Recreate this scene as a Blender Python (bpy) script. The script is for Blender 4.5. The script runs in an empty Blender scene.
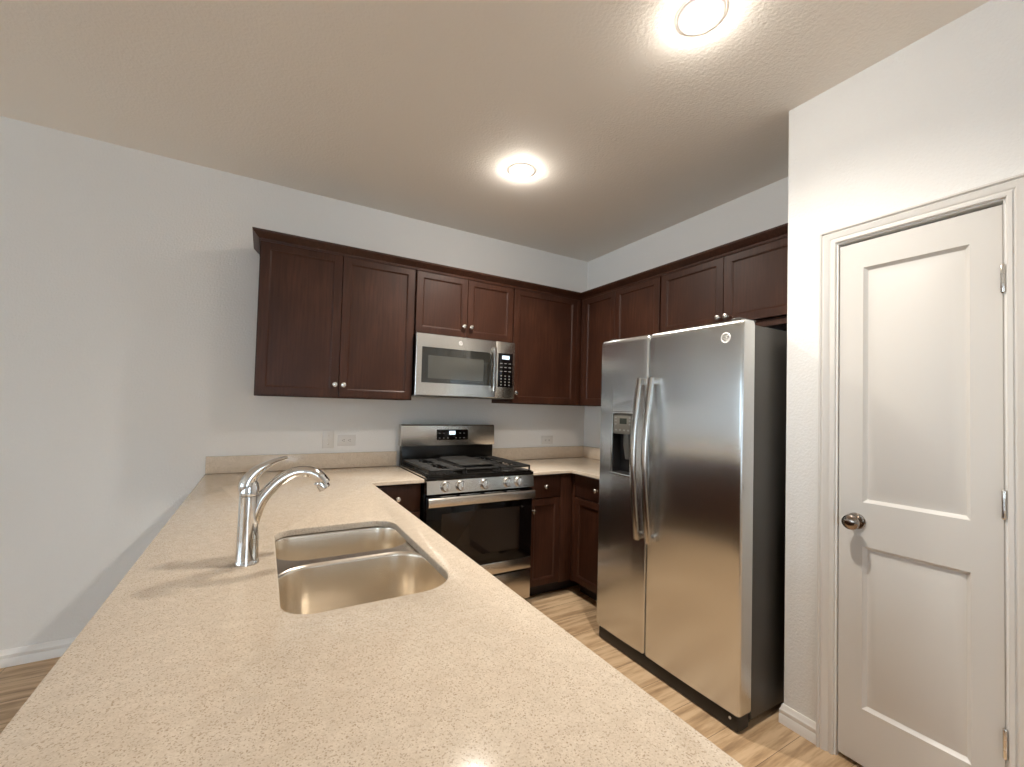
import bpy, bmesh, math
from mathutils import Vector, Matrix
from mathutils.geometry import tessellate_polygon

SC = bpy.context.scene
COL = SC.collection
PI = math.pi

# ---------------------------------------------------------------- camera
cam_d = bpy.data.cameras.new('camera')
cam = bpy.data.objects.new('camera', cam_d)
COL.objects.link(cam)
SC.camera = cam
YAW, PIT, ROL, F = 0.5257, 0.0282, 0.0268, 428.245
fw = Vector((math.sin(YAW) * math.cos(PIT), math.cos(YAW) * math.cos(PIT), math.sin(PIT)))
rt = Vector((math.cos(YAW), -math.sin(YAW), 0))
up = rt.cross(fw)
r2 = rt * math.cos(ROL) + up * math.sin(ROL)
u2 = -rt * math.sin(ROL) + up * math.cos(ROL)
M = Matrix((r2, u2, -fw)).transposed().to_4x4()
M.translation = Vector((-2.6053, -3.1304, 1.3593))
cam.matrix_world = M
cam_d.sensor_width = 36
cam_d.lens = F / 1024 * 36
cam_d.shift_y = (394.95 - 383.5) / 1024
cam_d.clip_start = 0.02

# ---------------------------------------------------------------- world, exposure
w = bpy.data.worlds.new('daylight')
SC.world = w
w.use_nodes = True
bg = w.node_tree.nodes['Background']
bg.inputs[0].default_value = (0.70, 0.86, 1.0, 1)
bg.inputs[1].default_value = 4.9
LAMP = 215.0
BEAM = 104.0
LAMP_COL = (1.0, 0.93, 0.835, 1)
SC.view_settings.view_transform = 'Standard'
SC.view_settings.look = 'None'
SC.view_settings.exposure = 0.33
SC.view_settings.gamma = 1.0
SC.view_settings.use_curve_mapping = False
SC.cycles.use_denoising = True
SC.cycles.max_bounces = 14
SC.cycles.diffuse_bounces = 10
SC.cycles.glossy_bounces = 6
SC.cycles.caustics_reflective = False
SC.cycles.caustics_refractive = False

# ---------------------------------------------------------------- materials
def new_mat(name):
    m = bpy.data.materials.new(name)
    m.use_nodes = True
    nt = m.node_tree
    return m, nt, nt.nodes['Principled BSDF']

def simple(name, col, rough=0.5, metal=0.0, spec=0.5, emit=None, estr=0.0, coat=0.0):
    m, nt, b = new_mat(name)
    b.inputs['Base Color'].default_value = (*col, 1)
    b.inputs['Roughness'].default_value = rough
    b.inputs['Metallic'].default_value = metal
    b.inputs['Specular IOR Level'].default_value = spec
    b.inputs['Coat Weight'].default_value = coat
    if emit:
        b.inputs['Emission Color'].default_value = (*emit, 1)
        b.inputs['Emission Strength'].default_value = estr
    return m

def N(nt, t, **kw):
    n = nt.nodes.new(t)
    for k, v in kw.items():
        setattr(n, k, v)
    return n

def coords(nt, scale=(1, 1, 1), rot=(0, 0, 0)):
    tc = N(nt, 'ShaderNodeTexCoord')
    mp = N(nt, 'ShaderNodeMapping')
    mp.inputs['Scale'].default_value = scale
    mp.inputs['Rotation'].default_value = rot
    nt.links.new(tc.outputs['Object'], mp.inputs['Vector'])
    return mp.outputs['Vector']

def noise(nt, vec, scale, detail=2, rough=0.5):
    n = N(nt, 'ShaderNodeTexNoise')
    n.inputs['Scale'].default_value = scale
    n.inputs['Detail'].default_value = detail
    n.inputs['Roughness'].default_value = rough
    nt.links.new(vec, n.inputs['Vector'])
    return n.outputs['Fac']

def ramp(nt, fac, stops):
    r = N(nt, 'ShaderNodeValToRGB')
    el = r.color_ramp.elements
    while len(el) < len(stops):
        el.new(0.5)
    for e, (p, c) in zip(el, stops):
        e.position = p
        e.color = (*c, 1)
    nt.links.new(fac, r.inputs['Fac'])
    return r.outputs['Color']

def bump(nt, b, h, strength, dist):
    bn = N(nt, 'ShaderNodeBump')
    bn.inputs['Strength'].default_value = strength
    bn.inputs['Distance'].default_value = dist
    nt.links.new(h, bn.inputs['Height'])
    nt.links.new(bn.outputs['Normal'], b.inputs['Normal'])

def mix(nt, fac, a, b_, mode='MIX'):
    mx = N(nt, 'ShaderNodeMix', data_type='RGBA', blend_type=mode)
    if hasattr(fac, 'is_linked'):
        nt.links.new(fac, mx.inputs['Factor'])
    else:
        mx.inputs['Factor'].default_value = fac
    for sock, v in ((mx.inputs['A'], a), (mx.inputs['B'], b_)):
        if isinstance(v, tuple):
            sock.default_value = (*v, 1)
        else:
            nt.links.new(v, sock)
    return mx.outputs['Result']

def plaster(name, col, scale, strength, dist):
    m, nt, b = new_mat(name)
    b.inputs['Base Color'].default_value = (*col, 1)
    b.inputs['Roughness'].default_value = 0.75
    b.inputs['Specular IOR Level'].default_value = 0.25
    v = coords(nt)
    bump(nt, b, noise(nt, v, scale, 3, 0.55), strength, dist)
    return m

WALL = plaster('wall paint', (0.795, 0.79, 0.775), 95, 0.45, 0.005)
CEIL = plaster('ceiling paint', (0.90, 0.855, 0.79), 85, 0.38, 0.005)
TRIM = simple('white semi gloss trim', (0.69, 0.67, 0.64), 0.35)
BASEM = simple('white baseboard paint', (0.86, 0.85, 0.83), 0.35)
DOORW = simple('white painted door', (0.63, 0.61, 0.58), 0.42)
PLATE = simple('white plastic plate', (0.70, 0.685, 0.66), 0.35)
SLOT = simple('dark slot', (0.03, 0.028, 0.025), 0.6)

def wood_dark():
    m, nt, b = new_mat('espresso stained wood')
    v = coords(nt, (26, 26, 1.6))
    n1 = noise(nt, v, 3.0, 4, 0.6)
    v2 = coords(nt, (3.2, 3.2, 1.1))
    n2 = noise(nt, v2, 2.2, 2, 0.5)
    c1 = ramp(nt, n1, [(0.3, (0.034, 0.0125, 0.0068)), (0.7, (0.078, 0.029, 0.0160))])
    c2 = mix(nt, ramp(nt, n2, [(0.35, (0, 0, 0)), (0.65, (0.75, 0.75, 0.75))]), c1, (0.036, 0.0130, 0.0075))
    nt.links.new(c2, b.inputs['Base Color'])
    b.inputs['Roughness'].default_value = 0.40
    b.inputs['Specular IOR Level'].default_value = 0.28
    bump(nt, b, n1, 0.06, 0.002)
    return m
WOOD = wood_dark()
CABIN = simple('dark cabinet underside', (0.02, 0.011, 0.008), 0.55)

def quartz():
    m, nt, b = new_mat('beige speckled quartz')
    v = coords(nt)
    vo = N(nt, 'ShaderNodeTexVoronoi')
    vo.inputs['Scale'].default_value = 500
    nt.links.new(v, vo.inputs['Vector'])
    sep = N(nt, 'ShaderNodeSeparateColor')
    nt.links.new(vo.outputs['Color'], sep.inputs['Color'])
    base = ramp(nt, sep.outputs['Red'], [(0.0, (0.40, 0.30, 0.21)), (0.08, (0.62, 0.52, 0.405)), (0.55, (0.70, 0.60, 0.485)), (0.92, (0.72, 0.62, 0.505)), (1.0, (0.75, 0.66, 0.55))])
    c = mix(nt, ramp(nt, sep.outputs['Green'], [(0.915, (0, 0, 0)), (0.92, (0.75, 0.75, 0.75))]), base, (0.42, 0.325, 0.24))
    n2 = noise(nt, v, 38, 2, 0.5)
    c = mix(nt, ramp(nt, n2, [(0.35, (0, 0, 0)), (0.7, (0.35, 0.35, 0.35))]), c, (0.53, 0.435, 0.335))
    nt.links.new(c, b.inputs['Base Color'])
    b.inputs['Roughness'].default_value = 0.14
    b.inputs['Specular IOR Level'].default_value = 0.5
    return m
QUARTZ = quartz()

def steel(name, col, rough, axis, aniso=0.0, streak=0.05):
    m, nt, b = new_mat(name)
    b.inputs['Base Color'].default_value = (*col, 1)
    b.inputs['Metallic'].default_value = 1.0
    s = {'x': (2, 160, 160), 'y': (160, 2, 160), 'z': (160, 160, 2)}[axis]
    n = noise(nt, coords(nt, s), 4, 2)
    rr = N(nt, 'ShaderNodeMapRange')
    rr.inputs['To Min'].default_value = rough - streak
    rr.inputs['To Max'].default_value = rough + streak
    nt.links.new(n, rr.inputs['Value'])
    nt.links.new(rr.outputs['Result'], b.inputs['Roughness'])
    return m
STEEL_Y = steel('brushed stainless fridge', (0.68, 0.69, 0.685), 0.27, 'y', streak=0.0)
_nt = STEEL_Y.node_tree
_tg = N(_nt, 'ShaderNodeTangent', direction_type='RADIAL', axis='Z')
_nt.links.new(_tg.outputs['Tangent'], _nt.nodes['Principled BSDF'].inputs['Tangent'])
_nt.nodes['Principled BSDF'].inputs['Anisotropic'].default_value = 0.85
STEEL_X = steel('brushed stainless appliance', (0.66, 0.63, 0.585), 0.24, 'x')
STEEL_H = steel('stainless handle', (0.66, 0.64, 0.61), 0.22, 'z')
SINKM = simple('satin stainless sink', (0.86, 0.79, 0.69), 0.27, 1.0)
CHROME = simple('polished chrome', (0.72, 0.71, 0.70), 0.06, 1.0)
NICKEL = simple('satin nickel', (0.74, 0.71, 0.67), 0.22, 1.0)
KNOBD = simple('aged nickel knob', (0.36, 0.31, 0.27), 0.17, 1.0)
BLACKGL = simple('black glass', (0.005, 0.004, 0.004), 0.06, 0, 0.3)
BLACKEN = simple('black enamel', (0.009, 0.008, 0.007), 0.25, 0, 0.3)
IRON = simple('cast iron', (0.012, 0.011, 0.010), 0.55)
GRIDD = simple('griddle plate', (0.032, 0.030, 0.027), 0.5)
BLACKPL = simple('black plastic', (0.012, 0.011, 0.011), 0.45)
GREYPL = simple('grey plastic panel', (0.13, 0.123, 0.105), 0.4)
KEYM = simple('pale key legend', (0.24, 0.24, 0.235), 0.5)
FRSIDE = simple('charcoal textured fridge side', (0.050, 0.046, 0.041), 0.42)
SCREEN = simple('lit clock display', (0.05, 0.06, 0.07), 0.3, emit=(0.75, 0.9, 1.0), estr=1.6)
LCD = simple('dim display', (0.03, 0.035, 0.03), 0.25)
MWGLASS = simple('microwave window glass', (0.02, 0.02, 0.017), 0.05, 0, 0.9)
BADGE = simple('bright badge metal', (0.88, 0.87, 0.85), 0.45, 0.6)
LENS = simple('glowing lens', (0.9, 0.9, 0.9), 0.4, emit=LAMP_COL[:3], estr=LAMP)

def planks():
    m, nt, b = new_mat('wood look plank floor')
    tc = N(nt, 'ShaderNodeTexCoord')
    br = N(nt, 'ShaderNodeTexBrick')
    br.offset = 0.37
    br.inputs['Scale'].default_value = 1.0
    br.inputs['Brick Width'].default_value = 1.22
    br.inputs['Row Height'].default_value = 0.18
    br.inputs['Mortar Size'].default_value = 0.0009
    br.inputs['Color1'].default_value = (0.25, 0.25, 0.25, 1)
    br.inputs['Color2'].default_value = (0.75, 0.75, 0.75, 1)
    br.inputs['Mortar'].default_value = (0, 0, 0, 1)
    nt.links.new(tc.outputs['Object'], br.inputs['Vector'])
    v = coords(nt, (1.1, 11, 1))
    off = N(nt, 'ShaderNodeVectorMath', operation='ADD')
    nt.links.new(v, off.inputs[0])
    sc = N(nt, 'ShaderNodeVectorMath', operation='SCALE')
    sc.inputs['Scale'].default_value = 37.0
    nt.links.new(br.outputs['Color'], sc.inputs[0])
    nt.links.new(sc.outputs[0], off.inputs[1])
    g = noise(nt, off.outputs[0], 2.4, 5, 0.62)
    c = ramp(nt, g, [(0.32, (0.17, 0.095, 0.045)), (0.45, (0.44, 0.285, 0.155)), (0.56, (0.66, 0.47, 0.29)), (0.72, (0.74, 0.55, 0.35))])
    c = mix(nt, 0.35, c, mix(nt, br.outputs['Color'], (0.34, 0.215, 0.12), (0.66, 0.47, 0.29)))
    c = mix(nt, br.outputs['Fac'], c, (0.05, 0.03, 0.02))
    nt.links.new(c, b.inputs['Base Color'])
    b.inputs['Roughness'].default_value = 0.42
    bump(nt, b, g, 0.08, 0.002)
    return m
FLOOR = planks()

def pane_mat():
    m, nt, b = new_mat('window pane')
    nt.nodes.remove(b)
    out = nt.nodes['Material Output']
    t = N(nt, 'ShaderNodeBsdfTransparent')
    g = N(nt, 'ShaderNodeBsdfGlossy')
    g.inputs['Roughness'].default_value = 0.0
    mx = N(nt, 'ShaderNodeMixShader')
    mx.inputs[0].default_value = 0.08
    nt.links.new(t.outputs[0], mx.inputs[1])
    nt.links.new(g.outputs[0], mx.inputs[2])
    nt.links.new(mx.outputs[0], out.inputs[0])
    return m
PANE = pane_mat()

# ---------------------------------------------------------------- mesh helpers
class MB:
    def __init__(self):
        self.bm = bmesh.new()
        self.mats = []
        self.cur = 0

    def mat(self, m):
        if m not in self.mats:
            self.mats.append(m)
        self.cur = self.mats.index(m)
        return self

    def face(self, vs):
        try:
            f = self.bm.faces.new(vs)
            f.material_index = self.cur
            return f
        except ValueError:
            return None

    def v(self, *p):
        return self.bm.verts.new(p if len(p) == 3 else p[0])

    def box(self, x0, x1, y0, y1, z0, z1, bev=0.0, seg=2):
        g = bmesh.ops.create_cube(self.bm, size=1.0)
        vs = g['verts']
        for q in vs:
            q.co = Vector(((x0 + x1) / 2 + q.co.x * abs(x1 - x0), (y0 + y1) / 2 + q.co.y * abs(y1 - y0), (z0 + z1) / 2 + q.co.z * abs(z1 - z0)))
        fs = set(f for q in vs for f in q.link_faces)
        for f in fs:
            f.material_index = self.cur
        if bev > 0:
            es = list(set(e for q in vs for e in q.link_edges))
            r = bmesh.ops.bevel(self.bm, geom=es, offset=bev, segments=seg, profile=0.5, affect='EDGES')
            for f in r['faces']:
                f.material_index = self.cur
        return self

    def rings(self, rings, cap0=True, cap1=True, closed=False):
        """rings of equal count, joined into one skin"""
        L = [[self.v(*p) for p in r] for r in rings]
        n = len(L[0])
        m = len(L)
        for i in range(m if closed else m - 1):
            a, b = L[i], L[(i + 1) % m]
            for j in range(n):
                k = (j + 1) % n
                self.face((a[j], a[k], b[k], b[j]))
        if not closed:
            if cap0:
                self.face(list(reversed(L[0])))
            if cap1:
                self.face(L[-1])
        return self

    def lathe(self, prof, seg=24, M=None, cap0=True, cap1=True):
        """prof: (radius, height) about local z"""
        M = M or Matrix.Identity(4)
        rs = []
        for r, h in prof:
            rs.append([tuple(M @ Vector((max(r, 1e-5) * math.cos(2 * PI * j / seg), max(r, 1e-5) * math.sin(2 * PI * j / seg), h))) for j in range(seg)])
        return self.rings(rs, cap0, cap1)

    def tube(self, pts, rad, seg=16, flat=None, side=Vector((0, 1, 0))):
        """sweep; rad = list of radii; flat = list of (side factor)"""
        pts = [Vector(p) for p in pts]
        if not hasattr(rad, '__len__'):
            rad = [rad] * len(pts)
        rs = []
        for i, p in enumerate(pts):
            t = (pts[min(i + 1, len(pts) - 1)] - pts[max(i - 1, 0)]).normalized()
            s = (side - t * side.dot(t)).normalized()
            n = t.cross(s)
            fl = flat[i] if flat else 1.0
            rs.append([tuple(p + s * rad[i] * fl * math.cos(2 * PI * j / seg) + n * rad[i] * math.sin(2 * PI * j / seg)) for j in range(seg)])
        return self.rings(rs)

    def prism(self, poly, axis, a, b):
        """poly of 2D points extruded along axis"""
        def P(p, t):
            return {'x': (t, p[0], p[1]), 'y': (p[0], t, p[1]), 'z': (p[0], p[1], t)}[axis]
        return self.rings([[P(p, a) for p in poly], [P(p, b) for p in poly]])

    def flat(self, loops, z):
        """polygon with holes at height z"""
        vl = [[Vector((p[0], p[1], z)) for p in l] for l in loops]
        allv = [self.v(*q) for l in vl for q in l]
        for t in tessellate_polygon(vl):
            self.face([allv[i] for i in t])
        return self

    def band(self, l0, z0, l1, z1):
        a = [self.v(p[0], p[1], z0) for p in l0]
        b = [self.v(p[0], p[1], z1) for p in l1]
        n = len(a)
        for j in range(n):
            k = (j + 1) % n
            self.face((a[j], a[k], b[k], b[j]))
        return self

    def build(self, name, m=None, parent=None, sharp=32, merge=True):
        bm = self.bm
        if merge:
            bmesh.ops.remove_doubles(bm, verts=bm.verts, dist=1e-5)
        bmesh.ops.recalc_face_normals(bm, faces=bm.faces)
        lim = math.radians(sharp)
        for f in bm.faces:
            f.smooth = True
        for e in bm.edges:
            if len(e.link_faces) == 2:
                e.smooth = e.calc_face_angle(0) < lim
            else:
                e.smooth = False
        me = bpy.data.meshes.new(name)
        bm.to_mesh(me)
        bm.free()
        for q in (self.mats or [m]):
            me.materials.append(q)
        o = bpy.data.objects.new(name, me)
        COL.objects.link(o)
        if parent:
            o.parent = parent
        return o

def tag(o, label, cat, group=None):
    o['label'] = label
    o['category'] = cat
    if group:
        o['group'] = group
    return o

def thing(name, label, cat, loc=(0, 0, 0), rz=0, group=None):
    o = bpy.data.objects.new(name, None)
    o.empty_display_size = 0.1
    COL.objects.link(o)
    o.location = loc
    o.rotation_euler = (0, 0, rz)
    return tag(o, label, cat, group)

def struct(o, label=None):
    o['kind'] = 'structure'
    if label:
        o['label'] = label
    return o

def offset(poly, d):
    """inset (d>0) of a CCW polygon"""
    out = []
    n = len(poly)
    for i in range(n):
        p0, p1, p2 = Vector(poly[i - 1]), Vector(poly[i]), Vector(poly[(i + 1) % n])
        a = (p1 - p0).normalized()
        b = (p2 - p1).normalized()
        na, nb = Vector((-a.y, a.x)), Vector((-b.y, b.x))
        k = na + nb
        k = k / max(k.dot(na), 1e-6)
        out.append(tuple(p1 + k * d))
    return out

def rrect(x0, x1, y0, y1, r, seg=8):
    pts = []
    rr = r if hasattr(r, '__len__') else (r, r, r, r)     # corners: (x1,y1) (x0,y1) (x0,y0) (x1,y0)
    for (cx, cy, a0, q) in ((x1 - rr[0], y1 - rr[0], 0, rr[0]), (x0 + rr[1], y1 - rr[1], 90, rr[1]), (x0 + rr[2], y0 + rr[2], 180, rr[2]), (x1 - rr[3], y0 + rr[3], 270, rr[3])):
        for i in range(seg + 1):
            a = math.radians(a0 + 90 * i / seg)
            pts.append((cx + q * math.cos(a), cy + q * math.sin(a)))
    return pts

RX90 = Matrix.Rotation(PI / 2, 4, 'X')      # local z -> -y

def panel_door(w, h, t, openings, prof, m=None, edge=0.0015):
    """Slab x 0..w, z 0..h, front at y=-t, back at y=0. openings (x0,x1,z0,z1) framed by prof [(inset, depth)...] ending in a flat field."""
    b = MB()
    if m:
        b.mat(m)
    yf = -t
    e = edge
    xs = sorted({e, w - e, *[o[0] for o in openings], *[o[1] for o in openings]})
    zs = sorted({e, h - e, *[o[2] for o in openings], *[o[3] for o in openings]})
    for i in range(len(xs) - 1):
        for k in range(len(zs) - 1):
            cx, cz = (xs[i] + xs[i + 1]) / 2, (zs[k] + zs[k + 1]) / 2
            if any(o[0] < cx < o[1] and o[2] < cz < o[3] for o in openings):
                continue
            b.face([b.v(xs[i], yf, zs[k]), b.v(xs[i + 1], yf, zs[k]), b.v(xs[i + 1], yf, zs[k + 1]), b.v(xs[i], yf, zs[k + 1])])
    def rect(x0, x1, z0, z1, y):
        return [(x0, y, z0), (x1, y, z0), (x1, y, z1), (x0, y, z1)]
    b.rings([rect(0, w, 0, h, 0), rect(0, w, 0, h, yf + e), rect(e, w - e, e, h - e, yf)], True, False)
    for (x0, x1, z0, z1) in openings:
        rr = [rect(x0, x1, z0, z1, yf)]
        for ins, dep in prof:
            rr.append(rect(x0 + ins, x1 - ins, z0 + ins, z1 - ins, yf + dep))
        b.rings(rr, False, True)
    return b

# ---------------------------------------------------------------- dimensions
H = 2.75
XP, YP = -0.5693, -2.084            # pantry face and its corner
XW, YR = -9.0, -6.4                 # far left wall, rear wall
ZB, ZT = 1.387, 2.278               # upper cabinets
DU = 0.3265
CT = 0.914
TH = 0.12

# ---------------------------------------------------------------- room
def slab(name, x0, x1, y0, y1, z0, z1, m):
    return struct(MB().box(x0, x1, y0, y1, z0, z1).build(name, m))

slab('floor', XW - TH, TH, YR - TH, TH, -0.1, 0, FLOOR)
slab('ceiling', XW - TH, TH, YR - TH, TH, H, H + 0.1, CEIL)
slab('wall_back', XW - TH, TH, 0, TH, 0, H, WALL)
slab('wall_right', 0, TH, YR, 0, 0, H, WALL)

def wall_holes(name, axis, pos, thick, a0, a1, holes, m):
    """wall in the plane axis=pos..pos+thick running a0..a1, rectangular holes (h0,h1,z0,z1)"""
    b = MB()
    As = sorted({a0, a1, *[q for o in holes for q in o[:2]]})
    Zs = sorted({0, H, *[q for o in holes for q in o[2:]]})
    def P(p, a, z):
        return (p, a, z) if axis == 'x' else (a, p, z)
    inside = lambda a, z: a0 < a < a1 and 0 < z < H and not any(o[0] < a < o[1] and o[2] < z < o[3] for o in holes)
    for i in range(len(As) - 1):
        for k in range(len(Zs) - 1):
            ca, cz = (As[i] + As[i + 1]) / 2, (Zs[k] + Zs[k + 1]) / 2
            if not inside(ca, cz):
                continue
            q = [(As[i], Zs[k]), (As[i + 1], Zs[k]), (As[i + 1], Zs[k + 1]), (As[i], Zs[k + 1])]
            for p in (pos, pos + thick):
                b.face([b.v(*P(p, *c)) for c in q])
            da, dz = (As[i + 1] - As[i]), (Zs[k + 1] - Zs[k])
            for j, (na, nz) in enumerate(((0, -1), (1, 0), (0, 1), (-1, 0))):
                if not inside(ca + na * (da / 2 + 1e-4), cz + nz * (dz / 2 + 1e-4)):
                    c0, c1 = q[j], q[(j + 1) % 4]
                    b.face([b.v(*P(pos, *c0)), b.v(*P(pos, *c1)), b.v(*P(pos + thick, *c1)), b.v(*P(pos + thick, *c0))])
    return struct(b.build(name, m))

D0, D1, DZ = -2.286, -2.737, 2.056
wall_holes('wall_pantry', 'x', XP, 0.11, YR, YP, [(D1 - 0.004, D0 + 0.004, 0, DZ + 0.012)], WALL)
slab('wall_pantry_side', XP + 0.11, 0, YP - 0.11, YP, 0, H, WALL)
WINS_L = [(-2.8, -1.0, 0.15, 2.4), (-5.4, -3.6, 0.15, 2.4)]
wall_holes('wall_left', 'x', XW - TH, TH, YR, 0, WINS_L, WALL)
WINS_R = [(-3.6, -2.2, 0.7, 2.2)]
wall_holes('wall_rear', 'y', YR - TH, TH, XW - TH, 0, WINS_R, WALL)

def window(n, axis, pos, h):
    a0, a1, z0, z1 = h
    b = MB()
    def bx(aa, ab, za, zb, d=0.05):
        if axis == 'x':
            b.box(pos - d / 2, pos + d / 2, aa, ab, za, zb, 0.003)
        else:
            b.box(aa, ab, pos - d / 2, pos + d / 2, za, zb, 0.003)
    t = 0.05
    bx(a0, a1, z0, z0 + t); bx(a0, a1, z1 - t, z1); bx(a0, a0 + t, z0 + t, z1 - t); bx(a1 - t, a1, z0 + t, z1 - t)
    bx(a0 + t, a1 - t, (z0 + z1) / 2 - 0.02, (z0 + z1) / 2 + 0.02)
    fr = struct(b.build('window_%d' % n, TRIM))
    p = MB()
    if axis == 'x':
        p.box(pos - 0.003, pos + 0.003, a0 + t, a1 - t, z0 + t, z1 - t)
    else:
        p.box(a0 + t, a1 - t, pos - 0.003, pos + 0.003, z0 + t, z1 - t)
    p.build('pane', PANE, fr)
window(1, 'x', XW - 0.06, WINS_L[0])
window(2, 'x', XW - 0.06, WINS_L[1])
window(3, 'y', YR - 0.06, WINS_R[0])

# baseboards: profile (out, z)
BB = [(0.0, 0.0), (0.014, 0.0), (0.014, 0.036), (0.011, 0.042), (0.013, 0.048), (0.013, 0.060), (0.008, 0.068), (0.007, 0.078), (0.004, 0.083), (0.0, 0.083)]
b = MB(); b.prism([(-o, z) for o, z in BB], 'x', XW, -2.775); struct(b.build('baseboard_back', BASEM))
b = MB()
# pantry face piece with a mitred return along the pantry side wall
b.rings([[(XP - o, D0 + 0.065, z) for o, z in BB], [(XP - o, YP + o, z) for o, z in BB], [(-0.01, YP + o, z) for o, z in BB]])
struct(b.build('baseboard_pantry', BASEM))
b = MB(); b.prism([(XP - o, z) for o, z in BB], 'y', YR, D1 - 0.066); struct(b.build('baseboard_pantry_front', BASEM))
b = MB(); b.prism([(XW + o, z) for o, z in BB], 'y', YR, 0); struct(b.build('baseboard_left', BASEM))

# door casing (trim_1): profile across its width, mitred frame around the opening
CP = [(0.0, 0.0), (0.0, 0.008), (0.003, 0.011), (0.013, 0.011), (0.015, 0.007), (0.019, 0.007), (0.024, 0.012), (0.040, 0.017), (0.043, 0.013), (0.046, 0.013), (0.049, 0.020), (0.055, 0.021), (0.057, 0.018), (0.057, 0.0)]
b = MB()
REV = -0.006
rows = []
for (sy, ztop) in ((1, False), (1, True), (-1, True), (-1, False)):
    ring = []
    for wd, pr in CP:
        y = (D0 + 0.004 - REV + wd) if sy > 0 else (D1 - 0.004 + REV - wd)
        z = (DZ + 0.012 - REV + wd) if ztop else 0.0
        ring.append((XP - pr, y, z))
    rows.append(ring)
b.rings(rows)
# jambs and stop
b.box(XP - 0.001, XP + 0.112, D0 + 0.0025, D0 + 0.004, 0, DZ + 0.012)
b.box(XP - 0.001, XP + 0.112, D1 - 0.004, D1 - 0.0025, 0, DZ + 0.012)
b.box(XP + 0.048, XP + 0.06, D0 - 0.012, D0 + 0.0025, 0, DZ + 0.004)
b.box(XP + 0.048, XP + 0.06, D1 - 0.0025, D1 + 0.012, 0, DZ + 0.004)
b.box(XP + 0.048, XP + 0.06, D1, D0, DZ - 0.008, DZ + 0.012)
struct(b.build('trim_1', TRIM))

# pantry door, local x -> world -y, front faces -x
DW, DH = D0 - D1, DZ - 0.018
op = [(0.080, 0.376, 0.214, 0.836), (0.080, 0.376, 1.006, 1.932)]
prof = [(0.003, 0.004), (0.012, 0.0125), (0.016, 0.0125), (0.046, 0.002)]
door = panel_door(DW, DH, 0.035, op, prof).build('door_1', DOORW)
door.location = (XP + 0.040, D0, 0.018)
door.rotation_euler = (0, 0, -PI / 2)
struct(door)
# knob (local coords of door: front at y=-0.035)
kb = MB()
Mk = Matrix.Translation((0.060, -0.035, 0.929)) @ RX90
kb.lathe([(0.031, 0), (0.032, 0.003), (0.029, 0.007), (0.014, 0.010), (0.0115, 0.018), (0.0125, 0.026), (0.020, 0.032), (0.0275, 0.040), (0.0295, 0.048), (0.0275, 0.056), (0.020, 0.062), (0.010, 0.0645), (0.0, 0.065)], 32, Mk)
kb.build('door_knob', KNOBD, door)
for zc in (0.335, 1.075, 1.795):
    hb = MB()
    Mh = Matrix.Translation((DW + 0.001, -0.041, zc - 0.043))
    hb.lathe([(0.0045, -0.004), (0.0062, -0.001), (0.0065, 0.0), (0.0065, 0.0275), (0.006, 0.028), (0.0065, 0.0285), (0.0065, 0.057), (0.006, 0.0575), (0.0065, 0.058), (0.0065, 0.086), (0.0062, 0.087), (0.0045, 0.09)], 14, Mh)
    hb.box(DW - 0.03, DW + 0.001, -0.0372, -0.035, zc - 0.043, zc + 0.043) if False else None
    hb.build('hinge', NICKEL, door)
sb = MB(); sb.box(-0.0012, 0.0, -0.031, -0.006, 0.90, 0.955); sb.build('latch_plate', KNOBD, door)

# ---------------------------------------------------------------- cabinets
def knob_mesh(parent, x, y, z):
    k = MB()
    Mq = Matrix.Translation((x, y, z)) @ RX90
    k.lathe([(0.008, 0), (0.0055, 0.003), (0.0055, 0.012), (0.011, 0.016), (0.0155, 0.020), (0.0158, 0.024), (0.012, 0.0285), (0.005, 0.030), (0.0, 0.0302)], 20, Mq)
    return k.build('knob', NICKEL, parent)

SH = [(0.0, 0.0015), (0.005, 0.004), (0.009, 0.0085)]
def shaker(parent, x0, x1, z0, z1, yfront, knob=None, name='door', fr=0.045, m=None):
    w, h = x1 - x0, z1 - z0
    d = panel_door(w, h, 0.019, [(fr, w - fr, fr, h - fr)], SH, m).build(name, m or WOOD, parent)
    d.location = (x0, yfront + 0.019, z0)
    if knob:
        knob_mesh(d, knob[0] - x0, -0.019, knob[1] - z0)
    return d

def slab_front(parent, x0, x1, z0, z1, yfront, knob=None):
    bb = MB(); bb.box(0, x1 - x0, -0.019, 0, 0, z1 - z0, 0.004)
    d = bb.build('drawer', WOOD, parent)
    d.location = (x0, yfront + 0.019, z0)
    if knob:
        knob_mesh(d, knob[0] - x0, -0.019, knob[1] - z0)
    return d

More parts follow.
